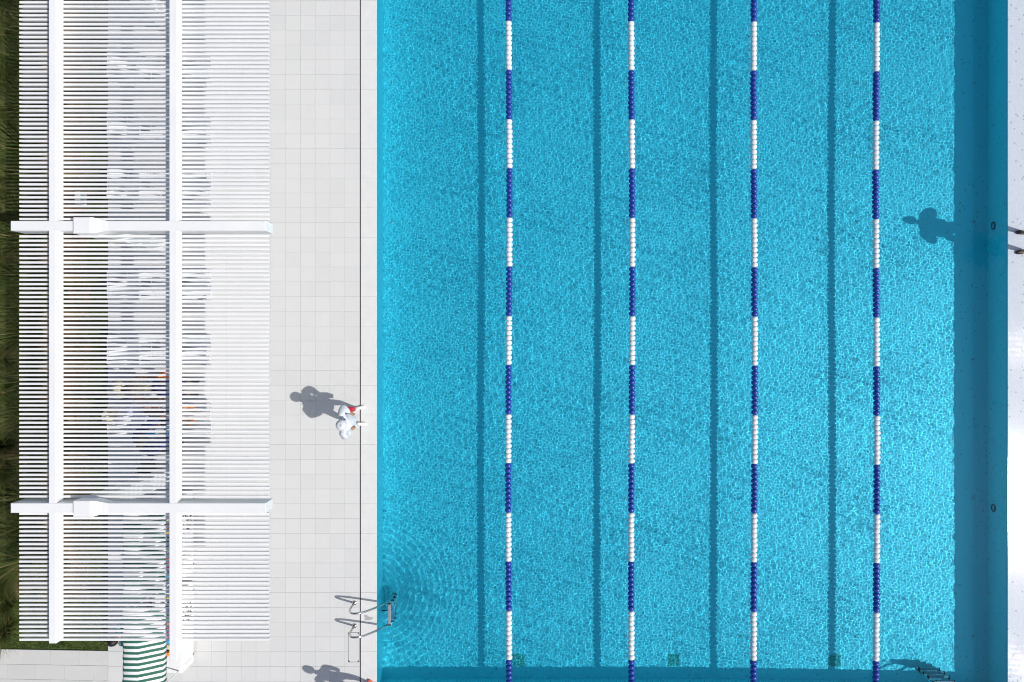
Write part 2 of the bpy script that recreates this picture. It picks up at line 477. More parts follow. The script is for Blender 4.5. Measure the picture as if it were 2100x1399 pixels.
# overflow edge at the right: wet mosaic falling slightly outwards
tl = math.tan(R(1.8))
ov = MB(); ov.v = [(PX1-.004, PY0+.006, -.010), (PX1+1.1, PY0+.006, -.010-1.1*tl), (PX1+1.1, PY1, -.010-1.1*tl), (PX1-.004, PY1, -.010),
                   (PX1-.004, PY0+.006, -.049), (PX1+1.1, PY0+.006, -.09), (PX1+1.1, PY1, -.09), (PX1-.004, PY1, -.049)]
ov.f = [(0,1,2,3),(7,6,5,4),(0,4,5,1),(1,5,6,2),(2,6,7,3),(3,7,4,0)]
o = ov.build('overflow_edge', M['wet']); tag(o, kind='structure'); receive(o)
rd = MB().box(PX1+1.14, 14, PY0+.006, PY1, -.09, -.03).build('right_deck', M['tile']); tag(rd, kind='structure')

# ------------------------------------------------------------------ fittings in the pool
ordn = ['first', 'second', 'third', 'fourth', 'fifth', 'sixth']
im = MB().lathe([(.0, .006), (.020, .006), (.022, .010), (.040, .010), (.046, .0)], 16).mesh('floor_inlet', True); im.materials.append(M['inlet'])
ih = MB().lathe([(.0, .0105), (.019, .0105), (.020, .004)], 12).mesh('inlet_hole'); ih.materials.append(M['lamp_glass'])
for r, py in enumerate((170, 455, 738, 1022, 1305)):
    for c, px in enumerate((803, 1041, 1281, 1519, 1757, 1996)):
        x, y, zf = UWF(px, py)
        x = min(x, PX1-.1)
        e = empty('floor_inlet', (x, y, zf))
        tag(e, 'white pool floor inlet, %s from the left in the %s row down' % (ordn[c], ordn[r]), 'inlet', 'inlets in rows on the pool floor')
        receive(link('rim', im, None, e)); receive(link('insert', ih, None, e))
for i, (px, py) in enumerate(((1064, 1354), (1382, 1353), (1712, 1355))):
    x, y, zf = UWF(px, py)
    e = empty('floor_drain', (x, y, zf+.001))
    tag(e, ('square green drain grate on the pool floor beside the leftmost lane rope', 'square green drain grate on the pool floor between the middle two lane ropes',
            'square green drain grate on the pool floor between the two rightmost lane ropes')[i], 'drain', 'drain grates on the pool floor')
    fm = MB()
    for a in (-.125, .105): fm.box(a, a+.02, -.125, .125, 0, .012)
    for a in (-.125, .105): fm.box(-.105, .105, a, a+.02, 0, .012)
    receive(fm.build('frame', M['grate'], e))
    for q in range(7):
        receive(MB().box(-.104, .104, -.098+q*.029, -.080+q*.029, .001, .010).build('bar', M['grate'], e))
    receive(MB().box(-.104, .104, -.104, .104, -.0, .003).build('sump', M['sump'], e))
for i, (px, py) in enumerate(((2034, 463), (2034, 1042))):
    z = -.62; x, y = UW(px, py, z)
    e = empty('pool_light', (PX1, y, z))
    tag(e, ('round underwater lamp in the right pool wall, near the person at the edge', 'round underwater lamp in the right pool wall, beside the sun glint')[i], 'lamp', 'underwater lamps')
    receive(MB().lathe([(.062, 0), (.066, -.018), (.088, -.018), (.092, 0)], 24, 'x').build('ring', M['lamp_ring'], e, smooth=True))
    receive(MB().lathe([(0, -.012), (.05, -.010), (.064, -.004)], 24, 'x').build('lens', M['lamp_glass'], e, smooth=True))

# ------------------------------------------------------------------ lane ropes
fr, hl = .066, .0485
prof = [(.018, -hl), (.030, -hl), (.046, -.042), (.060, -.030), (fr, -.012), (fr, .012), (.060, .030), (.046, .042), (.030, hl), (.018, hl)]
fw = MB().lathe(prof, 14, 'y').mesh('float', True); fw.materials.append(M['float_white'])
fb = MB().lathe(prof, 14, 'y').mesh('float', True); fb.materials.append(M['float_blue'])
for i, (px, b0) in enumerate(((1043.5, 45.5), (1295.5, 46), (1546.5, 47), (1797, 48.5))):
    x, _ = G(px, 700, WZ+.07)
    e = empty('lane_rope', (x, 0, WZ+.070))
    tag(e, ('blue and white lane rope nearest the paved deck, leftmost of four', 'blue and white lane rope, second from the paved deck',
            'blue and white lane rope, third from the paved deck', 'blue and white lane rope nearest the shaded pool wall, rightmost of four')[i], 'lane rope', 'lane ropes across the pool')
    receive(MB().tube([(0, PY0, 0), (0, PY1, 0)], .012, 8).build('cable', M['cable'], e))
    yb = (699.5-b0)/100                        # start of a white run, going down the picture
    q = -13
    while True:
        y = yb - .1004*(q+.5)
        if y < PY0+.06: break
        white = (math.floor(q/10) % 2) == 0
        dx = .012*math.sin(y*.55+i) + rnd.uniform(-.003, .003)
        o = receive(link('float', fw if white else fb, None, e, (dx, y, rnd.uniform(-.004, .004))))
        o.rotation_euler = (rnd.uniform(-.03, .03), rnd.uniform(0, 6.28), rnd.uniform(-.05, .05))
        q += 1

# ------------------------------------------------------------------ pool ladders
def smooth_path(pts, n=6):
    P = [Vector(p) for p in pts]; out = [P[0]]
    for i in range(1, len(P)-1):
        a = P[i] + (P[i-1]-P[i])*.42; b = P[i] + (P[i+1]-P[i])*.42
        for k in range(n+1):
            t = k/n; out.append(a*(1-t)**2 + P[i]*2*t*(1-t) + b*t*t)
    out.append(P[-1]); return out
def ladder(loc, rz, label):
    e = empty('pool_ladder', loc, rz); tag(e, label, 'ladder', 'stainless pool ladders')
    for s in (-.235, .235):                    # local +x points over the water, origin at the pool edge
        pts = smooth_path([(-.45, s, -.01), (-.47, s, .40), (-.38, s, .56), (-.18, s, .52), (.155, s, .10), (.27, s, -.20), (.27, s, -.86)])
        h = receive(MB().tube(pts, .021, 12).build('handrail', M['steel'], e, smooth=True))
        receive(MB().lathe([(.021, .022), (.03, .02), (.05, .006), (.052, 0), (.0, 0)], 20, c=(-.45, s, .0)).build('flange', M['steel'], h, smooth=True))
    for z, x in ((.012, .262), (-.24, .285), (-.48, .285), (-.72, .285)):
        wd = .030 if z > 0 else .045
        t = receive(MB().cbox(x-wd, x+wd, -.205, .205, z-.03, z, .006).build('tread', M['tread_dark' if z > 0 else 'tread'], e))
        for s in (-1, 1):
            receive(MB().cbox(x-wd-.003, x+wd+.003, min(s*.206, s*.23), max(s*.206, s*.23), z-.034, z+.003, .005).build('end_cap', M['black'], t))
    for s in (-.1, ):
        receive(MB().tube([(.24, s, -.62), (.03, s, -.62)], .012, 8).build('wall_buffer', M['black'], e))
ladder((PX0, -5.605, 0), 0, 'stainless steel pool ladder with two handrails at the paved deck edge')
ladder((8.86, PY0, 0), R(90), 'stainless steel pool ladder at the corner by the shaded pool wall')

# ------------------------------------------------------------------ access cover in the deck
ax0, ay1 = G(714, 1297); ax1, ay0 = G(737, 1358)
e = empty('access_cover', (ax0, ay0, 0)); tag(e, 'narrow paved access cover with thin metal frame in the deck beside the ladder', 'cover')
W_, L_ = ax1-ax0, ay1-ay0
fm = MB()
fm.box(0, .007, 0, L_, .0009, .003).box(W_-.007, W_, 0, L_, .0009, .003).box(.007, W_-.007, 0, .007, .0009, .003).box(.007, W_-.007, L_-.007, L_, .0009, .003)
fm.build('frame', M['lamp_ring'], e)
MB().box(.0075, W_-.0075, .0075, L_-.0075, .0010, .0022).build('infill_tile', M['tile'], e)
for sx, sy in ((0, 0), (1, 0), (1, 1), (0, 1)):
    x = W_*sx; y = L_*sy; a = 1-2*sx; b = 1-2*sy
    m = MB(); m.v = [(x+a*.008, y+b*.008, .0028), (x+a*.045, y+b*.008, .0028), (x+a*.008, y+b*.045, .0028)]; m.f = [(0, 1, 2)]
    m.v += [(p[0], p[1], .0022) for p in m.v[:3]]; m.f += [(5,4,3), (0,3,4,1), (1,4,5,2), (2,5,3,0)]
    m.build('corner_plate', M['cable'], e)
# damp footprint on the coping: a thin film of water
def wet_patch():
    k = N('damp_film'); k.base((.40, .41, .41)).rough(.3); return k.m
cx, cy = G(755, 1267)
m = MB(); n = 26; m.v = [(0, 0, .0012)]
for a in range(n):
    t = 2*math.pi*a/n; r = 1+.18*math.sin(3*t+1)+.12*math.sin(5*t)
    m.v.append((.085*r*math.cos(t)-.02*math.sin(t)**2, .05*r*math.sin(t)-.018*math.cos(t), .0012))
m.f = [(0, 1+a, 1+(a+1) % n) for a in range(n)]
o = m.build('damp_patch', wet_patch(), None, (cx, cy, 0), fix=False); tag(o, kind='structure')

# ------------------------------------------------------------------ pergola
perg = empty('pergola', (-6.1, -2.708, 0)); tag(perg, 'long white steel pergola with many thin slats over the loungers', 'pergola')
OX, OY = -6.1, -2.708
def pbox(name, x0, x1, y0, y1, z0, z1, c=.006):
    return MB().cbox(x0-OX, x1-OX, y0-OY, y1-OY, z0, z1, c).build(name, M['white'], perg)
ZB, ZT = 2.748, 2.930
YC = (1.868, -2.708, 6.444)
pbox('long_beam', -7.512, -7.393, -4.906, 7.6, ZB, ZT)
pbox('long_beam', -5.559, -5.440, -5.19, 7.6, ZB, ZT)
for yc in YC:
    pbox('cross_beam', -8.128, -7.087, yc-.079, yc+.079, 2.60, ZT+.005)
    m = MB().cbox(-6.78-OX, -3.993-OX, yc-.079-OY, yc+.079-OY, 2.60, ZT+.005, .006)
    m.build('cross_beam', M['white'], perg)
    col = MB().cbox(-7.08-OX, -6.80-OX, yc-.13-OY, yc+.13-OY, 0, 2.99, .008).build('column', M['white'], perg)
    poly = [(-6.799, 2.55), (-6.799, 2.988), (-6.765, 2.984), (-6.73, 2.972), (-6.69, 2.955), (-6.64, 2.943), (-6.56, 2.937), (-6.56, 2.60), (-6.66, 2.59), (-6.74, 2.56)]
    h = MB(); n = len(poly); hw = [.13 if x < -6.77 else .13-.05*min(1, (x+6.77)*-0+(x+6.77)/.20) for x, z in poly]
    h.v = [(x-OX, yc-OY-a, z) for (x, z), a in zip(poly, hw)] + [(x-OX, yc-OY+a, z) for (x, z), a in zip(poly, hw)]
    h.f = [tuple(range(n)), tuple(n+i for i in reversed(range(n)))] + [((i+1) % n, i, n+i, n+(i+1) % n) for i in range(n)]
    h.build('haunch', M['white'], col)
    MB().cbox(-7.12-OX, -6.76-OX, yc-.17-OY, yc+.17-OY, 0.0, .015, .004).build('base_plate', M['white'], col)
slm2 = MB(); SL0, SL1 = -8.13, -4.009
SW = .0178
slm2.v = [(SL0+.055, -SW, -.012), (SL1, -SW, -.012), (SL1, SW, -.012), (SL0+.055, SW, -.012), (SL0, -SW, .014), (SL1, -SW, .03), (SL1, SW, .03), (SL0, SW, .014), (SL0+.006, -SW, .03), (SL0+.006, SW, .03)]
slm2.v = [(x-OX, y, z) for x, y, z in slm2.v]
slm2.f = [(0,3,2,1), (8,5,6,9), (4,8,9,7), (0,4,7,3), (0,1,5,8,4), (3,7,9,6,2), (1,2,6,5)]
sm = slm2.mesh('slat'); sm.materials.append(M['white'])
y = -4.924; PITCH = .0715; ns = 0
while y < 7.4:
    ok = all(abs(y-yc) > .079+.024 for yc in YC)
    if ok:
        o = link('slat', sm, None, perg, (rnd.uniform(-.004, .004), y-OY, 2.716+rnd.uniform(-.001, .001))); ns += 1
        o.rotation_euler = (0, 0, rnd.uniform(-.0007, .0007))
    y += PITCH

# ------------------------------------------------------------------ sun loungers
def lounger_meshes():
    D = []
    Lr, Wd = 1.93, .62
    hz = .31
    def top(x):                                # surface height along the bed, x = 0 at the foot, negative to the head
        return hz if x > -1.28 else hz + (-1.28-x)*.42
    for s in (-1, 1):
        D.append(('side_rail', MB().tube([(0, s*Wd/2, hz-.02), (-1.28, s*Wd/2, hz-.02), (-Lr+.05, s*Wd/2, hz-.02)], .017, 8), 'white_plastic'))
        D.append(('back_rail', MB().tube([(-1.25, s*(Wd/2-.035), hz), (-Lr, s*(Wd/2-.035), top(-Lr))], .014, 8), 'white_plastic'))
    for x in (-.03, -.11, -1.22):
        D.append(('crossbar', MB().tube([(x, -Wd/2, hz-.016), (x, Wd/2, hz-.016)], .014, 8), 'white_plastic'))
    D.append(('crossbar', MB().tube([(-Lr, -Wd/2+.035, top(-Lr)), (-Lr, Wd/2-.035, top(-Lr))], .014, 8), 'white_plastic'))
    D.append(('crossbar', MB().tube([(-1.62, -Wd/2+.035, top(-1.62)-.02), (-1.62, Wd/2-.035, top(-1.62)-.02)], .012, 8), 'white_plastic'))
    for x in (-.22, -1.62):
        for s in (-1, 1):
            D.append(('leg', MB().tube([(x, s*Wd/2, hz-.02), (x+(.05 if x > -1 else -.05), s*(Wd/2+.01), 0)], [.018, .014], 8), 'white_plastic'))
    for k in range(8):                         # lengthwise straps, each slightly bowed
        yy = -Wd/2+.06 + k*(Wd-.12)/7; hw = .025
        m = MB(); nseg = 16
        for i in range(nseg+1):
            x = -.02 - (Lr-.04)*i/nseg; bow = .018*math.sin(i*1.1+k*1.7); sag = -.012*abs(math.sin(math.pi*i/nseg*3))
            z = top(x)+.004+sag
            for dy, dz in ((-hw, -.003), (hw, -.003), (hw, .003), (-hw, .003)): m.v.append((x, yy+bow+dy, z+dz))
        for i in range(nseg):
            for q in range(4):
                m.f.append((i*4+q, i*4+(q+1) % 4, i*4+4+(q+1) % 4, i*4+4+q))
        m.f += [(3,2,1,0), tuple(nseg*4+q for q in range(4))]
        D.append(('strap', m, 'white_plastic'))
    for x in (-.62, -1.02, -1.42):
        D.append(('clip', MB().box(x-.012, x+.012, -Wd/2+.03, Wd/2-.03, top(x)-.022, top(x)-.010), 'white_plastic'))
    out = []
    for n, m, mt in D:
        me = m.mesh(n, False); autosmooth(me, 50); me.materials.append(M[mt]); out.append((n, me))
    return out
LM = lounger_meshes()
FOOTX = G(434, 700, .32)[0]
desc = ['white strap sun lounger furthest up the picture, in the first pergola bay', 'white strap sun lounger, second down from the top of the picture',
        'white strap sun lounger just above the upper pergola cross beam', 'white strap sun lounger just below the upper pergola cross beam',
        'white strap sun lounger between the upper cross beam and the people', 'white strap sun lounger where a person in lavender sits']
for i, (yc, rz, dx) in enumerate(((141, -.020, 0), (266, .012, .0), (387, -.03, 0), (585, .008, .0), (720, -.012, .0), (857, .030, -.0))):
    e = empty('sun_lounger', (FOOTX+dx, G(0, yc, .32)[1], 0), rz)
    tag(e, desc[i], 'sun lounger', 'white sun loungers under the pergola')
    for n, me in LM: link(n, me, None, e)

# ------------------------------------------------------------------ striped vending carts
def cart(y0, y1, label, glabel):
    yc = (y0+y1)/2; L = y1-y0
    e = empty('vending_cart', (-6.5, yc, 0)); tag(e, label, 'cart', 'white vending carts with striped awnings')
    h = L/2
    b = MB().cbox(-.60, 0, -h, h, .07, .55, .012).build('body', M['white'], e)
    # a proud panel frame on the front
    fm = MB()
    fm.box(.0005, .012, -h+.10, h-.10, .46, .485).box(.0005, .012, -h+.10, h-.10, .12, .145).box(.0005, .012, -h+.10, -h+.125, .145, .46).box(.0005, .012, h-.125, h-.10, .145, .46)
    fm.build('front_panel', M['white'], b)
    # round printed emblem: rows of dark marks inside a circle
    er = MB(); rr = .215; cz = .31; ec = h*.35
    q = random.Random(3)
    for k in range(6):
        zz = cz - .170 + k*.068; half = math.sqrt(max(0, rr*rr-(zz-cz)**2)); yy = -half+.01
        while yy < half-.02:
            ww = q.uniform(.025, .06)
            if q.random() < .92: er.box(.0006, .0020, ec+yy, ec+min(yy+ww, half), zz-.026, zz+.026)
            yy += ww+.014
    er.build('emblem', M['ink'], b)
    for s in (-1, 1):
        for x in (-.52, -.06):
            wv = MB().lathe([(.0, -.02), (.05, -.02), (.065, -.012), (.065, .012), (.05, .02), (0, .02)], 14, 'y', (x, s*(h-.16), .065)).build('wheel', M['black'], e, smooth=True)
            post = MB().tube([(x, s*(h-.05), .55), (x, s*(h-.05), 1.30 if x > -.2 else 1.49)], .013, 8).build('post', M['white'], e)
    # awning: flat at the back, falling to the front, short hanging edge at the back
    sec = [(-.635, 1.30), (-.640, 1.42), (-.625, 1.52), (-.58, 1.553), (-.46, 1.560), (-.33, 1.563), (-.22, 1.508), (-.10, 1.438), (.01, 1.372), (.035, 1.345), (.042, 1.24)]
    m = MB(); ny = 36
    for j in range(ny+1):
        yy = -h + L*j/ny
        for i, (x, z) in enumerate(sec):
            sag = -.018*math.sin(math.pi*j/ny)*(1 if 1 < i < 9 else .4) + .004*math.sin(j*1.9+i*.7)
            edge = .012*math.sin(j*2.1) if i in (0, len(sec)-1) else 0
            m.v.append((x + .004*math.sin(j*1.3+i), yy, z+sag+edge))
    k = len(sec)
    for j in range(ny):
        for i in range(k-1): m.f.append((j*k+i, j*k+i+1, (j+1)*k+i+1, (j+1)*k+i))
    aw = m.build('awning', M['stripe'], e, smooth=True)
    md = aw.modifiers.new('thick', 'SOLIDIFY'); md.thickness = .006; md.offset = -1
    MB().tube([(-.33, -h+.005, 1.518), (-.33, h-.005, 1.518)], .010, 8).build('ridge_bar', M['white'], e)
    MB().tube([(.0, -h+.03, 1.325), (.0, h-.03, 1.325)], .010, 8).build('front_bar', M['white'], e)
    return e
cart(-4.70, -3.05, 'white vending cart with green striped awning just below the lower cross beam', '')
cart(-6.55, -4.90, 'white vending cart whose green striped awning shows beyond the pergola end', '')
# goods on the cart tops
cols = ['sky_blue', 'yellow', 'leaf', 'pink', 'orange', 'navy', 'red', 'cream', 'charcoal', 'coral']
cw = dict(sky_blue='sky blue', leaf='leaf green', navy='navy', charcoal='charcoal')
used = {}
for ci, (y0, y1, wher) in enumerate(((-4.62, -3.45, 'upper'), (-6.15, -4.98, 'lower'))):
    n = 10
    for k in range(n):
        yy = y0+(y1-y0)*(k+.5)/n + rnd.uniform(-.02, .02); c = cols[(k*3+ci*4) % len(cols)]
        e = empty('goods_pack', (-6.72+rnd.uniform(-.02, .02), yy, .551), rnd.uniform(-.3, .3))
        tag(e, '%s pack, %s in the row on the %s striped cart, counted from the top' % (cw.get(c, c), ['last', 'ninth', 'eighth', 'seventh', 'sixth', 'fifth', 'fourth', 'third', 'second', 'first'][k], wher), 'pack', 'coloured packs on the vending carts')
        hh = rnd.uniform(.12, .24)
        MB().cbox(-.05, .05, -.04, .04, 0, hh, .008).build('carton', M[c], e)
        MB().box(-.0512, .0512, -.0412, .0412, hh*.35, hh*.6).build('print_band', M['tee_white' if k % 2 else 'charcoal'], e)

# ------------------------------------------------------------------ people
def skin_mesh(J, E, Rr, root, name, sub=2):
    names = list(J); ix = {n: i for i, n in enumerate(names)}
    me = bpy.data.meshes.new(name); me.from_pydata([tuple(J[n]) for n in names], [(ix[a], ix[b]) for a, b in E], [])
    ob = bpy.data.objects.new('tmp', me); C.objects.link(ob)
    md = ob.modifiers.new('s', 'SKIN'); md.use_smooth_shade = True; md.branch_smoothing = .6
    for n in names:
        sv = me.skin_vertices[0].data[ix[n]]; r = Rr[n]; sv.radius = r if isinstance(r, tuple) else (r, r)
        sv.use_root = (n == root)
    s2 = ob.modifiers.new('d', 'SUBSURF'); s2.levels = sub; s2.render_levels = sub
    dg = bpy.context.evaluated_depsgraph_get(); dg.update()
    out = bpy.data.meshes.new_from_object(ob.evaluated_get(dg)); out.name = name
    bpy.data.objects.remove(ob); bpy.data.meshes.remove(me)
    return out
def segdist(p, a, b):
    d = b-a; t = max(0, min(1, (p-a).dot(d)/max(d.length_squared, 1e-9))); return (p-(a+d*t)).length
def lerp(a, b, t): return Vector(a)*(1-t)+Vector(b)*t
def standing(h, elbow=(.0, .27, .66), wrist=(.10, .12, .62), stance=.085, lean=0.0):
    J = {}
    J['pelvis'] = (0, 0, .53*h); J['spine'] = (.0+lean*.3, 0, .62*h); J['chest'] = (.0+lean*.7, 0, .735*h); J['neck'] = (-.005*h+lean, 0, .845*h); J['head'] = (.005*h+lean*1.2, 0, .885*h)
    for s, t in ((1, 'l'), (-1, 'r')):
        J['sh'+t] = (lean*.8, s*.105*h, .80*h); J['el'+t] = (elbow[0]*h+lean, s*elbow[1]*h*.7, elbow[2]*h); J['wr'+t] = (wrist[0]*h+lean, s*wrist[1]*h, wrist[2]*h)
        J['hp'+t] = (0, s*.055*h, .50*h); J['kn'+t] = (.012*h, s*(.055*h+stance)/1.55, .275*h); J['an'+t] = (-.01*h, s*stance, .05*h)
        J['he'+t] = (-.035*h, s*stance, .022*h); J['to'+t] = (.075*h, s*(stance+.02), .018*h)
    return {k: Vector(v) for k, v in J.items()}
EDG = [('pelvis', 'spine'), ('spine', 'chest'), ('chest', 'neck'), ('neck', 'head')]
for t in 'lr':
    EDG += [('chest', 'sh'+t), ('sh'+t, 'el'+t), ('el'+t, 'wr'+t), ('pelvis', 'hp'+t), ('hp'+t, 'kn'+t), ('kn'+t, 'an'+t), ('an'+t, 'to'+t)]
def person(loc, rz, h, J, wear, label, group=None, headdir=None, hat=None, hair='hair_dark', skin='skin_light', shoe='shoe_white', loose=False, barefoot=False, grip=.5):
    """wear: dict torso/sleeve/forearm/thigh/shin -> material name"""
    e = empty('person', loc, rz); tag(e, label, 'person', group)
    k = h/1.7
    Rr = dict(pelvis=.125*k, spine=.115*k, chest=.125*k, neck=.052*k, head=.055*k)
    for t in 'lr':
        Rr.update({'sh'+t: .062*k, 'el'+t: .043*k, 'wr'+t: .029*k, 'hp'+t: .088*k, 'kn'+t: .056*k, 'an'+t: .037*k, 'to'+t: .030*k})
    JJ = {n: J[n] for n in J if not n.startswith('he') or n == 'head'}
    body = skin_mesh(JJ, EDG, Rr, 'pelvis', 'body')
    # head: an ellipsoid with chin, brow, nose and ears, turned towards headdir
    hc = J['head'] + (J['head']-J['neck']).normalized()*.062*h
    up = (hc - J['neck']).normalized(); fw = Vector(headdir or (1, 0, 0)); fw = (fw - up*fw.dot(up)).normalized(); lf = up.cross(fw)
    Mh = Matrix((fw, lf, up)).transposed()
    def hf(d, p):
        q = Vector(p)
        if d.z < 0: q.y *= 1+.28*d.z; q.x *= 1+.10*d.z
        if d.x > .6 and abs(d.y) < .22 and -.35 < d.z < .12: q.x += .022*k*(1-abs(d.y)/.22)
        return q
    hb = MB().ell((0, 0, 0), (.096*k, .076*k, .117*k), 20, 14, hf)
    for s in (-1, 1): hb.ell((-.008*k, s*.077*k, -.005*k), (.018*k, .009*k, .030*k), 8, 6)
    bm = bmesh.new(); bm.from_mesh(body)
    tmp = hb.mesh('h', True)
    nb0 = len(bm.faces)
    for v in tmp.vertices: v.co = Mh @ v.co + hc
    bm.from_mesh(tmp); bm.faces.ensure_lookup_table()
    # hands: palm and five bent fingers each
    for t, s in (('l', 1), ('r', -1)):
        a = J['wr'+t]; d = (J['wr'+t]-J['el'+t]).normalized()
        side = d.cross(Vector((0, 0, 1)));  side = side.normalized() if side.length > .1 else Vector((1, 0, 0))
        nrm = side.cross(d).normalized()
        hm = MB(); hm.tube([a-d*.01, a+d*.045*k, a+d*.085*k], [.026*k, .034*k, .030*k], 8)
        for q in range(4):
            o0 = a+d*.078*k+side*(q-1.5)*.019*k; L = (.058, .068, .064, .050)[q]*k
            o1 = o0+d*L*.5-nrm*.012*grip*k; o2 = o1+(d*(1-grip)-nrm*grip).normalized()*L*.5
            hm.tube([o0, o1, o2], [.0095*k, .009*k, .007*k], 6)
        th = side*(1 if s > 0 else -1)
        o0 = a+d*.03*k+th*.028*k; hm.tube([o0, o0+(d+th).normalized()*.035*k, o0+(d*1.4+th*.6).normalized()*.062*k-nrm*.012*k], [.012*k, .011*k, .008*k], 6)
        tm2 = hm.mesh('hand', True); bm.from_mesh(tm2); bpy.data.meshes.remove(tm2)
    bm.faces.ensure_lookup_table()
    mats = [skin]; 
    for m_ in wear.values():
        if m_ not in mats: mats.append(m_)
    segs = [('torso', 'pelvis', 'spine'), ('torso', 'spine', 'chest'), ('skin', 'neck', 'head')]
    for t in 'lr':
        segs += [('torso', 'chest', 'sh'+t), ('sleeve', 'sh'+t, 'el'+t), ('forearm', 'el'+t, 'wr'+t), ('thigh', 'hp'+t, 'kn'+t), ('shin', 'kn'+t, 'an'+t), ('foot', 'an'+t, 'to'+t)]
    nk = lerp(J['chest'], J['neck'], .72)
    segs.append(('torso', None, None))
    for i, f in enumerate(bm.faces):
        f.smooth = True
        if i >= nb0: f.material_index = 0; continue
        p = f.calc_center_median(); best = None
        for nm, a, b in segs:
            A, B = (J['chest'], nk) if a is None else (J[a], J[b])
            dd = segdist(p, A, B)
            if nm == 'thigh': dd -= .02
            if best is None or dd < best[0]: best = (dd, nm)
        mn = wear.get(best[1], skin)
        f.material_index = mats.index(mn)
    bm.to_mesh(body); bm.free(); bpy.data.meshes.remove(tmp)
    for m_ in mats: body.materials.append(M[m_])
    bo = link('body', body, None, e)
    for s in (-1, 1):
        ey = MB().ell((.084*k, s*.030*k, .012*k), (.011*k, .014*k, .009*k), 8, 6).mesh('eye', True)
        for v in ey.vertices: v.co = Mh @ v.co + hc
        link('eye', ey, M['ink'], bo)
    mo = MB().box(.088*k, .094*k, -.022*k, .022*k, -.062*k, -.054*k).mesh('mouth')
    for v in mo.vertices: v.co = Mh @ v.co + hc
    link('mouth', mo, M['coral'], bo)
    # hair shell
    hs = MB()
    def hairf(d, p):
        q = Vector(p)
        if d.z < .25 and d.x > .1: q = q*.90
        if d.z < -.45: q = q*.86
        return q
    hs.ell((-.006*k, 0, .010*k), (.104*k, .085*k, .120*k), 20, 14, hairf)
    hm_ = hs.mesh('hair', True)
    for v in hm_.vertices: v.co = Mh @ v.co + hc
    link('hair', hm_, M[hair], bo)
    if hat:
        kind, mt = hat
        hb = MB()
        if kind == 'cap':
            hb.lathe([(.108*k, .035*k), (.106*k, .07*k), (.086*k, .108*k), (.05*k, .127*k), (.008*k, .132*k), (.008*k, .138*k), (0, .139*k)], 20)
            n = 10; b0 = len(hb.v)
            for i in range(n+1):
                t = -1.1+2.2*i/n
                hb.v += [(.108*k*math.cos(t), .100*k*math.sin(t), .045*k), (.20*k*math.cos(t*.7)-.005, .115*k*math.sin(t), .030*k)]
            for i in range(n): hb.f.append((b0+2*i, b0+2*i+1, b0+2*i+3, b0+2*i+2))
        else:
            hb.lathe([(.19*k, .030*k), (.20*k, .036*k), (.112*k, .052*k), (.108*k, .10*k), (.07*k, .135*k), (0, .145*k)], 24)
        hme = hb.mesh('hat', True)
        for v in hme.vertices: v.co = Mh @ v.co + hc
        ho = link('cap' if kind == 'cap' else 'sun_hat', hme, M[mt], bo)
    # shoes
    for t in 'lr':
        a, b = J['he'+t], J['to'+t]
        d = (b-a); d.normalize()
        if barefoot: continue
        sm_ = MB()
        sd = Vector((0, 0, 1)).cross(d).normalized() if abs(d.z) < .9 else Vector((0, 1, 0)); un = d.cross(sd).normalized()
        pts = [(-.02, .030, .030), (.03, .036, .046), (.09, .034, .040), (.15, .043, .030), (.20, .042, .026), (.235, .028, .020), (.245, .008, .010)]
        for x, wv, hv in pts:
            c = a + d*x*k
            for q in range(10):
                tt = 2*math.pi*q/10
                z = hv*math.sin(tt); z = max(z, -.020)
                sm_.v.append(tuple(c + sd*wv*k*math.cos(tt) + un*(z*k+.002)))
        for i in range(len(pts)-1):
            for q in range(10): sm_.f.append((i*10+q, i*10+(q+1) % 10, (i+1)*10+(q+1) % 10, (i+1)*10+q))
        sm_.f += [tuple(range(9, -1, -1)), tuple((len(pts)-1)*10+q for q in range(10))]
        sm_.build('shoe', M[shoe], e, smooth=True)
    if loose:                                   # a loose shirt over the torso with wide sleeves
        SJ = {n: J[n] for n in ('chest', 'shl', 'shr')}
        SJ['hem'] = J['pelvis'] + Vector((0, 0, -.12*h)); SJ['waist'] = lerp(SJ['hem'], J['chest'], .48); SJ['col'] = lerp(J['chest'], J['neck'], .62)
        for t in 'lr': SJ['cu'+t] = J['el'+t]; SJ['sl'+t] = lerp(J['el'+t], J['wr'+t], .90)
        SR = dict(waist=.20*k, chest=(.19*k, .165*k), shl=.09*k, shr=.09*k, hem=.20*k, col=.085*k, cul=.085*k, cur=.085*k, sll=.055*k, slr=.055*k)
        sh = skin_mesh(SJ, [('hem', 'waist'), ('waist', 'chest'), ('chest', 'col'), ('chest', 'shl'), ('chest', 'shr'), ('shl', 'cul'), ('shr', 'cur'), ('cul', 'sll'), ('cur', 'slr')], SR, 'chest', 'shirt')
        rr_ = np.random.default_rng(2)
        co = np.empty(len(sh.vertices)*3); sh.vertices.foreach_get('co', co); co = co.reshape(-1, 3)
        co += .008*np.stack([np.sin(co[:, 1]*34+co[:, 2]*9), np.sin(co[:, 0]*30+co[:, 2]*13), .3*np.sin(co[:, 1]*25)], -1)
        sh.vertices.foreach_set('co', co.ravel())
        sh.polygons.foreach_set('use_smooth', [True]*len(sh.polygons))
        link('shirt', sh, M[wear['torso']], bo)
    return e

# by the pool, white shirt and cap, elbows out
b = G(735, 853)
person((b[0], b[1], 0), R(4), 1.61, standing(1.61, elbow=(-.02, .245, .70), wrist=(.045, .10, .60), stance=.155),
       dict(torso='tee_white', sleeve='tee_white', forearm='tee_white', thigh='trouser_white', shin='trouser_white', foot='trouser_white'),
       'person in white shirt, white trousers and white cap standing at the pool edge', headdir=(1, -.15, -.1), hat=('cap', 'tee_white'), shoe='shoe_white', loose=True, skin='skin_tan')
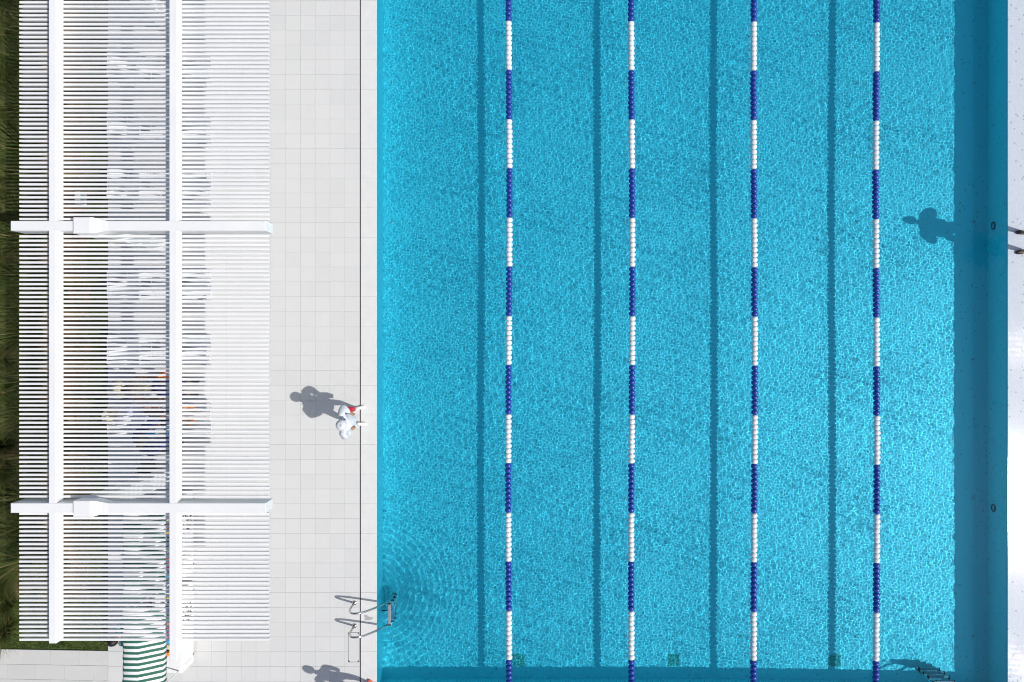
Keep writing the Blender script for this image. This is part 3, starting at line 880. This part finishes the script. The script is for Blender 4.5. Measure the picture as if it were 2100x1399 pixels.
# the red pouch at the hip of that person
e = empty('shoulder_bag', (b[0]+.02, b[1]+.215, .74)); tag(e, 'small red bag at the hip of the person in white', 'bag')
MB().cbox(-.09, .09, -.035, .045, 0, .17, .02).build('pouch', M['red'], e)
MB().cbox(-.092, .092, -.037, .047, .10, .176, .018).build('flap', M['red'], e)
MB().tube(smooth_path([(0, .0, .17), (-.02, -.06, .36), (-.02, -.20, .565), (0, -.30, .45)]), .008, 6).build('strap', M['charcoal'], e, smooth=True)
# at the lower edge: only a coral shoe tip and the shadow show
b = G(764, 1412)
person((b[0], b[1], 0), R(150), 1.60, standing(1.60, elbow=(-.02, .165, .62), wrist=(.05, .09, .53), stance=.085),
       dict(torso='navy', sleeve='navy', thigh='denim', shin='denim'), 'person with coral shoes at the pool corner, cut off by the lower picture edge',
       shoe='coral', hair='hair_brown')
# on the wet edge at the right: dark shoes and the shadow in the water
b = G(2103, 497)
person((b[0], b[1], -.010-(b[0]-PX1)*tl), R(180), 1.82, standing(1.82, elbow=(.0, .262, .665), wrist=(.05, .115, .585), stance=.185),
       dict(torso='navy', sleeve='navy', thigh='khaki', shin='khaki'), 'person in dark shoes on the wet right pool edge, casting a shadow into the water',
       shoe='shoe_black', skin='skin_tan', loose=True)
# vendor behind the lower cart
b = G(229, 1316, 1.58)
person((b[0]-.0, b[1], 0), R(8), 1.66, standing(1.66, elbow=(.05, .19, .60), wrist=(.17, .12, .57), stance=.10),
       dict(torso='teal', sleeve='teal', thigh='charcoal', shin='charcoal'), 'dark haired person in teal shirt behind the lower vending cart', skin='skin_light', shoe='shoe_black', headdir=(1, .1, -.3))
# three people under the slats
def seated(h, sz, recline=0.2, legs=(.55, 0.0), arm=(.30, .0)):
    """pelvis on a seat of height sz at the origin, legs along +x"""
    J = {}; u = Vector((-math.sin(recline), 0, math.cos(recline)))
    p = Vector((0, 0, sz+.115)); J['pelvis'] = p; J['spine'] = p+u*.15*h/1.7; J['chest'] = p+u*.33*h/1.7
    J['neck'] = p+u*.53*h/1.7; J['head'] = p+u*.60*h/1.7+Vector((.02, 0, 0))
    for s, t in ((1, 'l'), (-1, 'r')):
        J['sh'+t] = p+u*.46*h/1.7+Vector((0, s*.18*h/1.7, 0)); J['el'+t] = J['sh'+t]+Vector((.12, s*.07, -.24)); J['wr'+t] = J['el'+t]+Vector((arm[0]*.8, -s*.05, .03+arm[1]))
        J['hp'+t] = p+Vector((.04, s*.09, -.02)); J['kn'+t] = Vector((.45*h/1.7, s*.12, sz+.09+legs[1])); J['an'+t] = Vector((.45*h/1.7+legs[0]*.75, s*.13, sz+.055 if legs[0] > .3 else .085))
        a = J['an'+t]; J['he'+t] = a+Vector((-.0, 0, -.03)) if legs[0] < .3 else a+Vector((.03, 0, -.03)); J['to'+t] = a+(Vector((.13, 0, -.06)) if legs[0] < .3 else Vector((.05, s*.02, .12)))
    return J
b = G(287, 905)
Jn = standing(1.80, elbow=(.10, .20, .63), wrist=(.24, .10, .62), stance=.12, lean=.26)
person((-6.95, -2.08, 0), R(50), 1.80, Jn, dict(torso='navy', sleeve='navy', thigh='charcoal', shin='charcoal'),
       'person in navy shirt standing and bending under the pergola slats', hair='hair_dark', skin='skin_dark', shoe='shoe_black', headdir=(1, 0, -.4), loose=True)
b = G(306, 857, .35)
person((b[0], b[1]+.03, 0), R(3), 1.66, seated(1.66, .33, .25, (.55, .10)), dict(torso='lavender', sleeve='lavender', thigh='charcoal', shin='skin_light'),
       'person in lavender shirt and dark shorts sitting on the lounger under the slats', hat=('cap', 'tee_white'), skin='skin_light', shoe='orange')
b = G(318, 797, .35)
person((b[0]-.05, b[1]+.03, 0), R(-2), 1.70, seated(1.70, .33, .15, (.12, .0)), dict(torso='khaki', sleeve='skin_dark', thigh='navy', shin='navy'),
       'person in khaki top and navy trousers seated beside the lounger under the slats', skin='skin_dark', shoe='shoe_black', hair='hair_dark')
# the stool that person sits on
e = empty('stool', (b[0]-.05, b[1]+.03, 0)); tag(e, 'low white stool under the person in the khaki top', 'stool')
MB().lathe([(0, .30), (.17, .30), (.18, .31), (.175, .328), (0, .33)], 20).build('seat', M['white_plastic'], e, smooth=False)
for a in range(4):
    t = math.pi/4+a*math.pi/2; MB().tube([(.12*math.cos(t), .12*math.sin(t), .305), (.16*math.cos(t), .16*math.sin(t), 0)], .014, 8).build('leg', M['white_plastic'], e)

# ------------------------------------------------------------------ small things under the pergola
b = G(241, 800, .3)
e = empty('bean_bag', (b[0], b[1], 0)); tag(e, 'round grey bean bag on the deck edge beside the people', 'bean bag')
def bb(d, p):
    q = Vector(p); q.x *= 1+.05*math.sin(5*math.atan2(d.y, d.x)+1); q.y *= 1+.05*math.cos(4*math.atan2(d.y, d.x))
    if q.z < -.17: q.z = -.17
    if d.z > .6: q.z -= .05*(d.z-.6)/.4
    return q
MB().ell((0, 0, .17), (.27, .22, .25), 26, 16, bb).build('cover', M['grey_fabric'], e, smooth=True)
MB().tube([(.03*math.cos(t), .03*math.sin(t), .375) for t in np.linspace(0, 6.28, 12)], .008, 6).build('handle', M['charcoal'], e)
for px, py, nm, lb in ((241, 797, 'straw_hat', 'cream straw hat lying on top of the grey bean bag'), (238, 853, 'straw_hat', 'cream straw hat leaning on the lounger head below the grey bean bag')):
    b = G(px, py, .45); e = empty(nm, (b[0], b[1], .385 if py < 840 else .64), 0); e.rotation_euler = (.12, 0 if py < 840 else .40, 0); tag(e, lb, 'hat', 'straw hats')
    MB().lathe([(.085, .006), (.155, .0), (.16, .006), (.09, .014)], 26).build('brim', M['cream'], e, smooth=True)
    MB().lathe([(.09, .010), (.084, .07), (.06, .098), (.02, .09), (0, .088)], 26).build('crown', M['cream'], e, smooth=True)
    MB().lathe([(.0905, .014), (.0925, .016), (.0905, .036), (.0885, .038)], 26).build('band', M['charcoal'], e, smooth=True)
def bag(px, py, z, mt, label, sx=.16, sy=.12, h=.28, rz=.2):
    b = G(px, py, z); e = empty('bag', (b[0], b[1], 0), rz); tag(e, label, 'bag')
    def sh(d, p):
        q = Vector(p); q.x *= 1+.25*max(0, -d.z); q.y *= 1+.25*max(0, -d.z)
        if q.z < -h*.5: q.z = -h*.5
        return q
    MB().ell((0, 0, h*.5), (sx, sy, h*.62), 18, 12, sh).build('sack', M[mt], e, smooth=True)
    MB().tube(smooth_path([(-sx*.5, 0, h*.95), (-sx*.4, 0, h*1.35), (sx*.4, 0, h*1.35), (sx*.5, 0, h*.95)]), .010, 6).build('handle', M['charcoal' if mt != 'charcoal' else 'grey_fabric'], e, smooth=True)
    MB().cbox(-sx*.55, sx*.55, sy*.86, sy*1.08, h*.12, h*.55, .01).build('pocket', M[mt], e)
bag(327, 776, .2, 'orange', 'orange tote bag on the deck next to the seated person in khaki', .11, .10, .30)
bag(299, 962, .2, 'charcoal', 'charcoal rucksack standing on the deck below the person in navy', .15, .13, .38)
bag(318, 1240, .2, 'red', 'bright red bag standing between the two striped vending carts', .15, .12, .30, .5)
bag(330, 915, .2, 'charcoal', 'small black bag on the deck to the right of the person in navy', .10, .09, .2)
# rolled towel and a small ball
b = G(346, 881, .4); e = empty('rolled_towel', (b[0], b[1], .325)); tag(e, 'rolled sky blue and white towel lying on the lounger foot', 'towel')
MB().lathe([(0, -.17), (.045, -.17), (.058, -.16), (.060, 0), (.058, .16), (.045, .17), (0, .17)], 16, 'y', (0, 0, .06)).build('roll', M['sky_blue'], e, smooth=True)
for q in (-.10, .0, .10):
    MB().lathe([(.0605, q-.015), (.0615, q-.013), (.0615, q+.013), (.0605, q+.015)], 16, 'y', (0, 0, .06)).build('stripe', M['tee_white'], e, smooth=True)
b = G(300, 884, .4); e = empty('folded_towel', (b[0], b[1], .325), .1); tag(e, 'folded bright blue towel next to the person in lavender', 'towel')
for q in range(3): MB().cbox(-.14+.006*q, .14-.004*q, -.10, .10-.005*q, q*.022, q*.022+.021, .008).build('fold', M['sky_blue'], e)
# small white garden lantern in the planting
b = G(155, 405, .25); e = empty('garden_lantern', (b[0], b[1], -.045)); tag(e, 'small white rectangular lantern standing in the planting strip', 'lantern')
MB().cbox(-.045, .045, -.12, .12, 0, .03, .004).build('base', M['white'], e)
for s in (-1, 1): MB().cbox(-.035, .035, s*.105-.012, s*.105+.012, .03, .22, .003).build('post', M['white'], e)
MB().cbox(-.05, .05, -.13, .13, .22, .25, .006).build('cap', M['white'], e)
MB().box(-.02, .02, -.09, .09, .05, .21).build('pane', M['lamp_glass'], e)

# ------------------------------------------------------------------ grass
rng = np.random.default_rng(11)
def blades(n, xr, yr, L, width, lean, seg=3):
    """n curved blades; returns verts, quads, tone per vertex"""
    x = rng.uniform(*xr, n); y = rng.uniform(*yr, n); return blades_at(x, y, n, L, width, lean, seg)
def blades_at(x, y, n, L, width, lean, seg, az=None):
    if az is None: az = rng.uniform(0, 6.283, n)
    ln = rng.uniform(L[0], L[1], n); tone = rng.uniform(0, 1, n); le = rng.uniform(lean[0], lean[1], n); tw = az+math.pi/2+rng.normal(0, .4, n)
    V = np.zeros((n, seg+1, 2, 3)); ang = rng.uniform(.02, .25, n); r = np.zeros(n); z = np.zeros(n)
    for i in range(seg+1):
        wd = width*(1-.93*(i/seg)**1.4)
        cx, cy = x+r*np.cos(az), y+r*np.sin(az)
        for s, q in ((-1, 0), (1, 1)):
            V[:, i, q, 0] = cx+s*wd*np.cos(tw); V[:, i, q, 1] = cy+s*wd*np.sin(tw); V[:, i, q, 2] = z
        a2 = ang+le*(i/seg); r = r+ln/seg*np.sin(a2); z = z+ln/seg*np.cos(a2)
    base = np.arange(n)[:, None]*(seg+1)*2
    q = np.array([[2*i, 2*i+1, 2*i+3, 2*i+2] for i in range(seg)])
    F = (base[:, :, None]+q[None]).reshape(-1, 4)
    T = np.repeat(tone, (seg+1)*2)
    return V.reshape(-1, 3), F, T
def grass_obj(name, V, F, T, mat, loc=(0, 0, 0)):
    me = fast_mesh(name, V, F, False); a = me.attributes.new('tone', 'FLOAT', 'POINT'); a.data.foreach_set('value', T.astype(np.float32)); me.materials.append(mat)
    return me
V1, F1, T1 = blades(30000, (-9.0, -8.305), (-6.34, 7.4), (.03, .07), .0035, (.2, 1.0), 2)
V2, F2, T2 = blades(9000, (-10.9, -9.0), (-6.32, -4.9), (.03, .08), .004, (.2, 1.0), 2)
o = link('lawn_grass', grass_obj('lawn_grass', np.vstack([V1, V2]), np.vstack([F1, F2+len(V1)]), np.concatenate([T1, T2*.8]), M['blade']), None, None, (0, 0, -.045))
tag(o, 'short green lawn beside the deck edge', 'grass', kind='stuff')
oms = []
for q in range(4):
    n = 620; r = np.abs(rng.normal(0, .07, n)); t = rng.uniform(0, 6.283, n)
    Vq, Fq, Tq = blades_at(r*np.cos(t), r*np.sin(t), n, (.45, .95), .0055, (.5, 1.7), 5, t+rng.normal(0, .5, n))
    oms.append(grass_obj('blades', Vq, Fq, Tq, M['orn']))
crown = MB().lathe([(.11, 0), (.09, .04), (.04, .07), (0, .08)], 10).mesh('crown', True); crown.materials.append(M['hair_brown'])
k = 0
spots = []
yy = 7.0
while yy > -6.3:
    for ci, xx in enumerate((-10.75, -10.25, -9.72) + ((-9.22,) if rnd.random() < .25 else ())):
        spots.append((xx+rnd.uniform(-.10, .10), yy+rnd.uniform(-.14, .14), ci))
    yy -= .46
rown = {}
NTH = ['first', 'second', 'third', 'fourth', 'fifth', 'sixth', 'seventh', 'eighth', 'ninth', 'tenth']
def nth(n): return NTH[n-1] if n <= 10 else '%dth' % n if n not in (21, 22, 23, 31, 32, 33) else '%d%s' % (n, {1: 'st', 2: 'nd', 3: 'rd'}[n % 10])
for i, (x, yv, ci) in enumerate(spots):
    rown[ci] = rown.get(ci, 0)+1
    e = empty('tufted_plant', (x, yv, -.045), rnd.uniform(0, 6.28)); s = rnd.uniform(.75, 1.12); e.scale = (s, s, s*rnd.uniform(.85, 1.1))
    if yv < -4.9 and x > -9.9: e.scale = (s*.55,)*3
    tag(e, 'tufted plant, %s from the top, in the row %s' % (nth(rown[ci]), ('along the left picture edge', 'at the slat tips', 'left of the outer long beam', 'right of the outer long beam')[ci]), 'plant', 'tufted plants along the planting strip')
    link('blades', oms[i % 4], None, e); link('crown', crown, None, e)
print('slats', ns, 'tufts', len(spots))
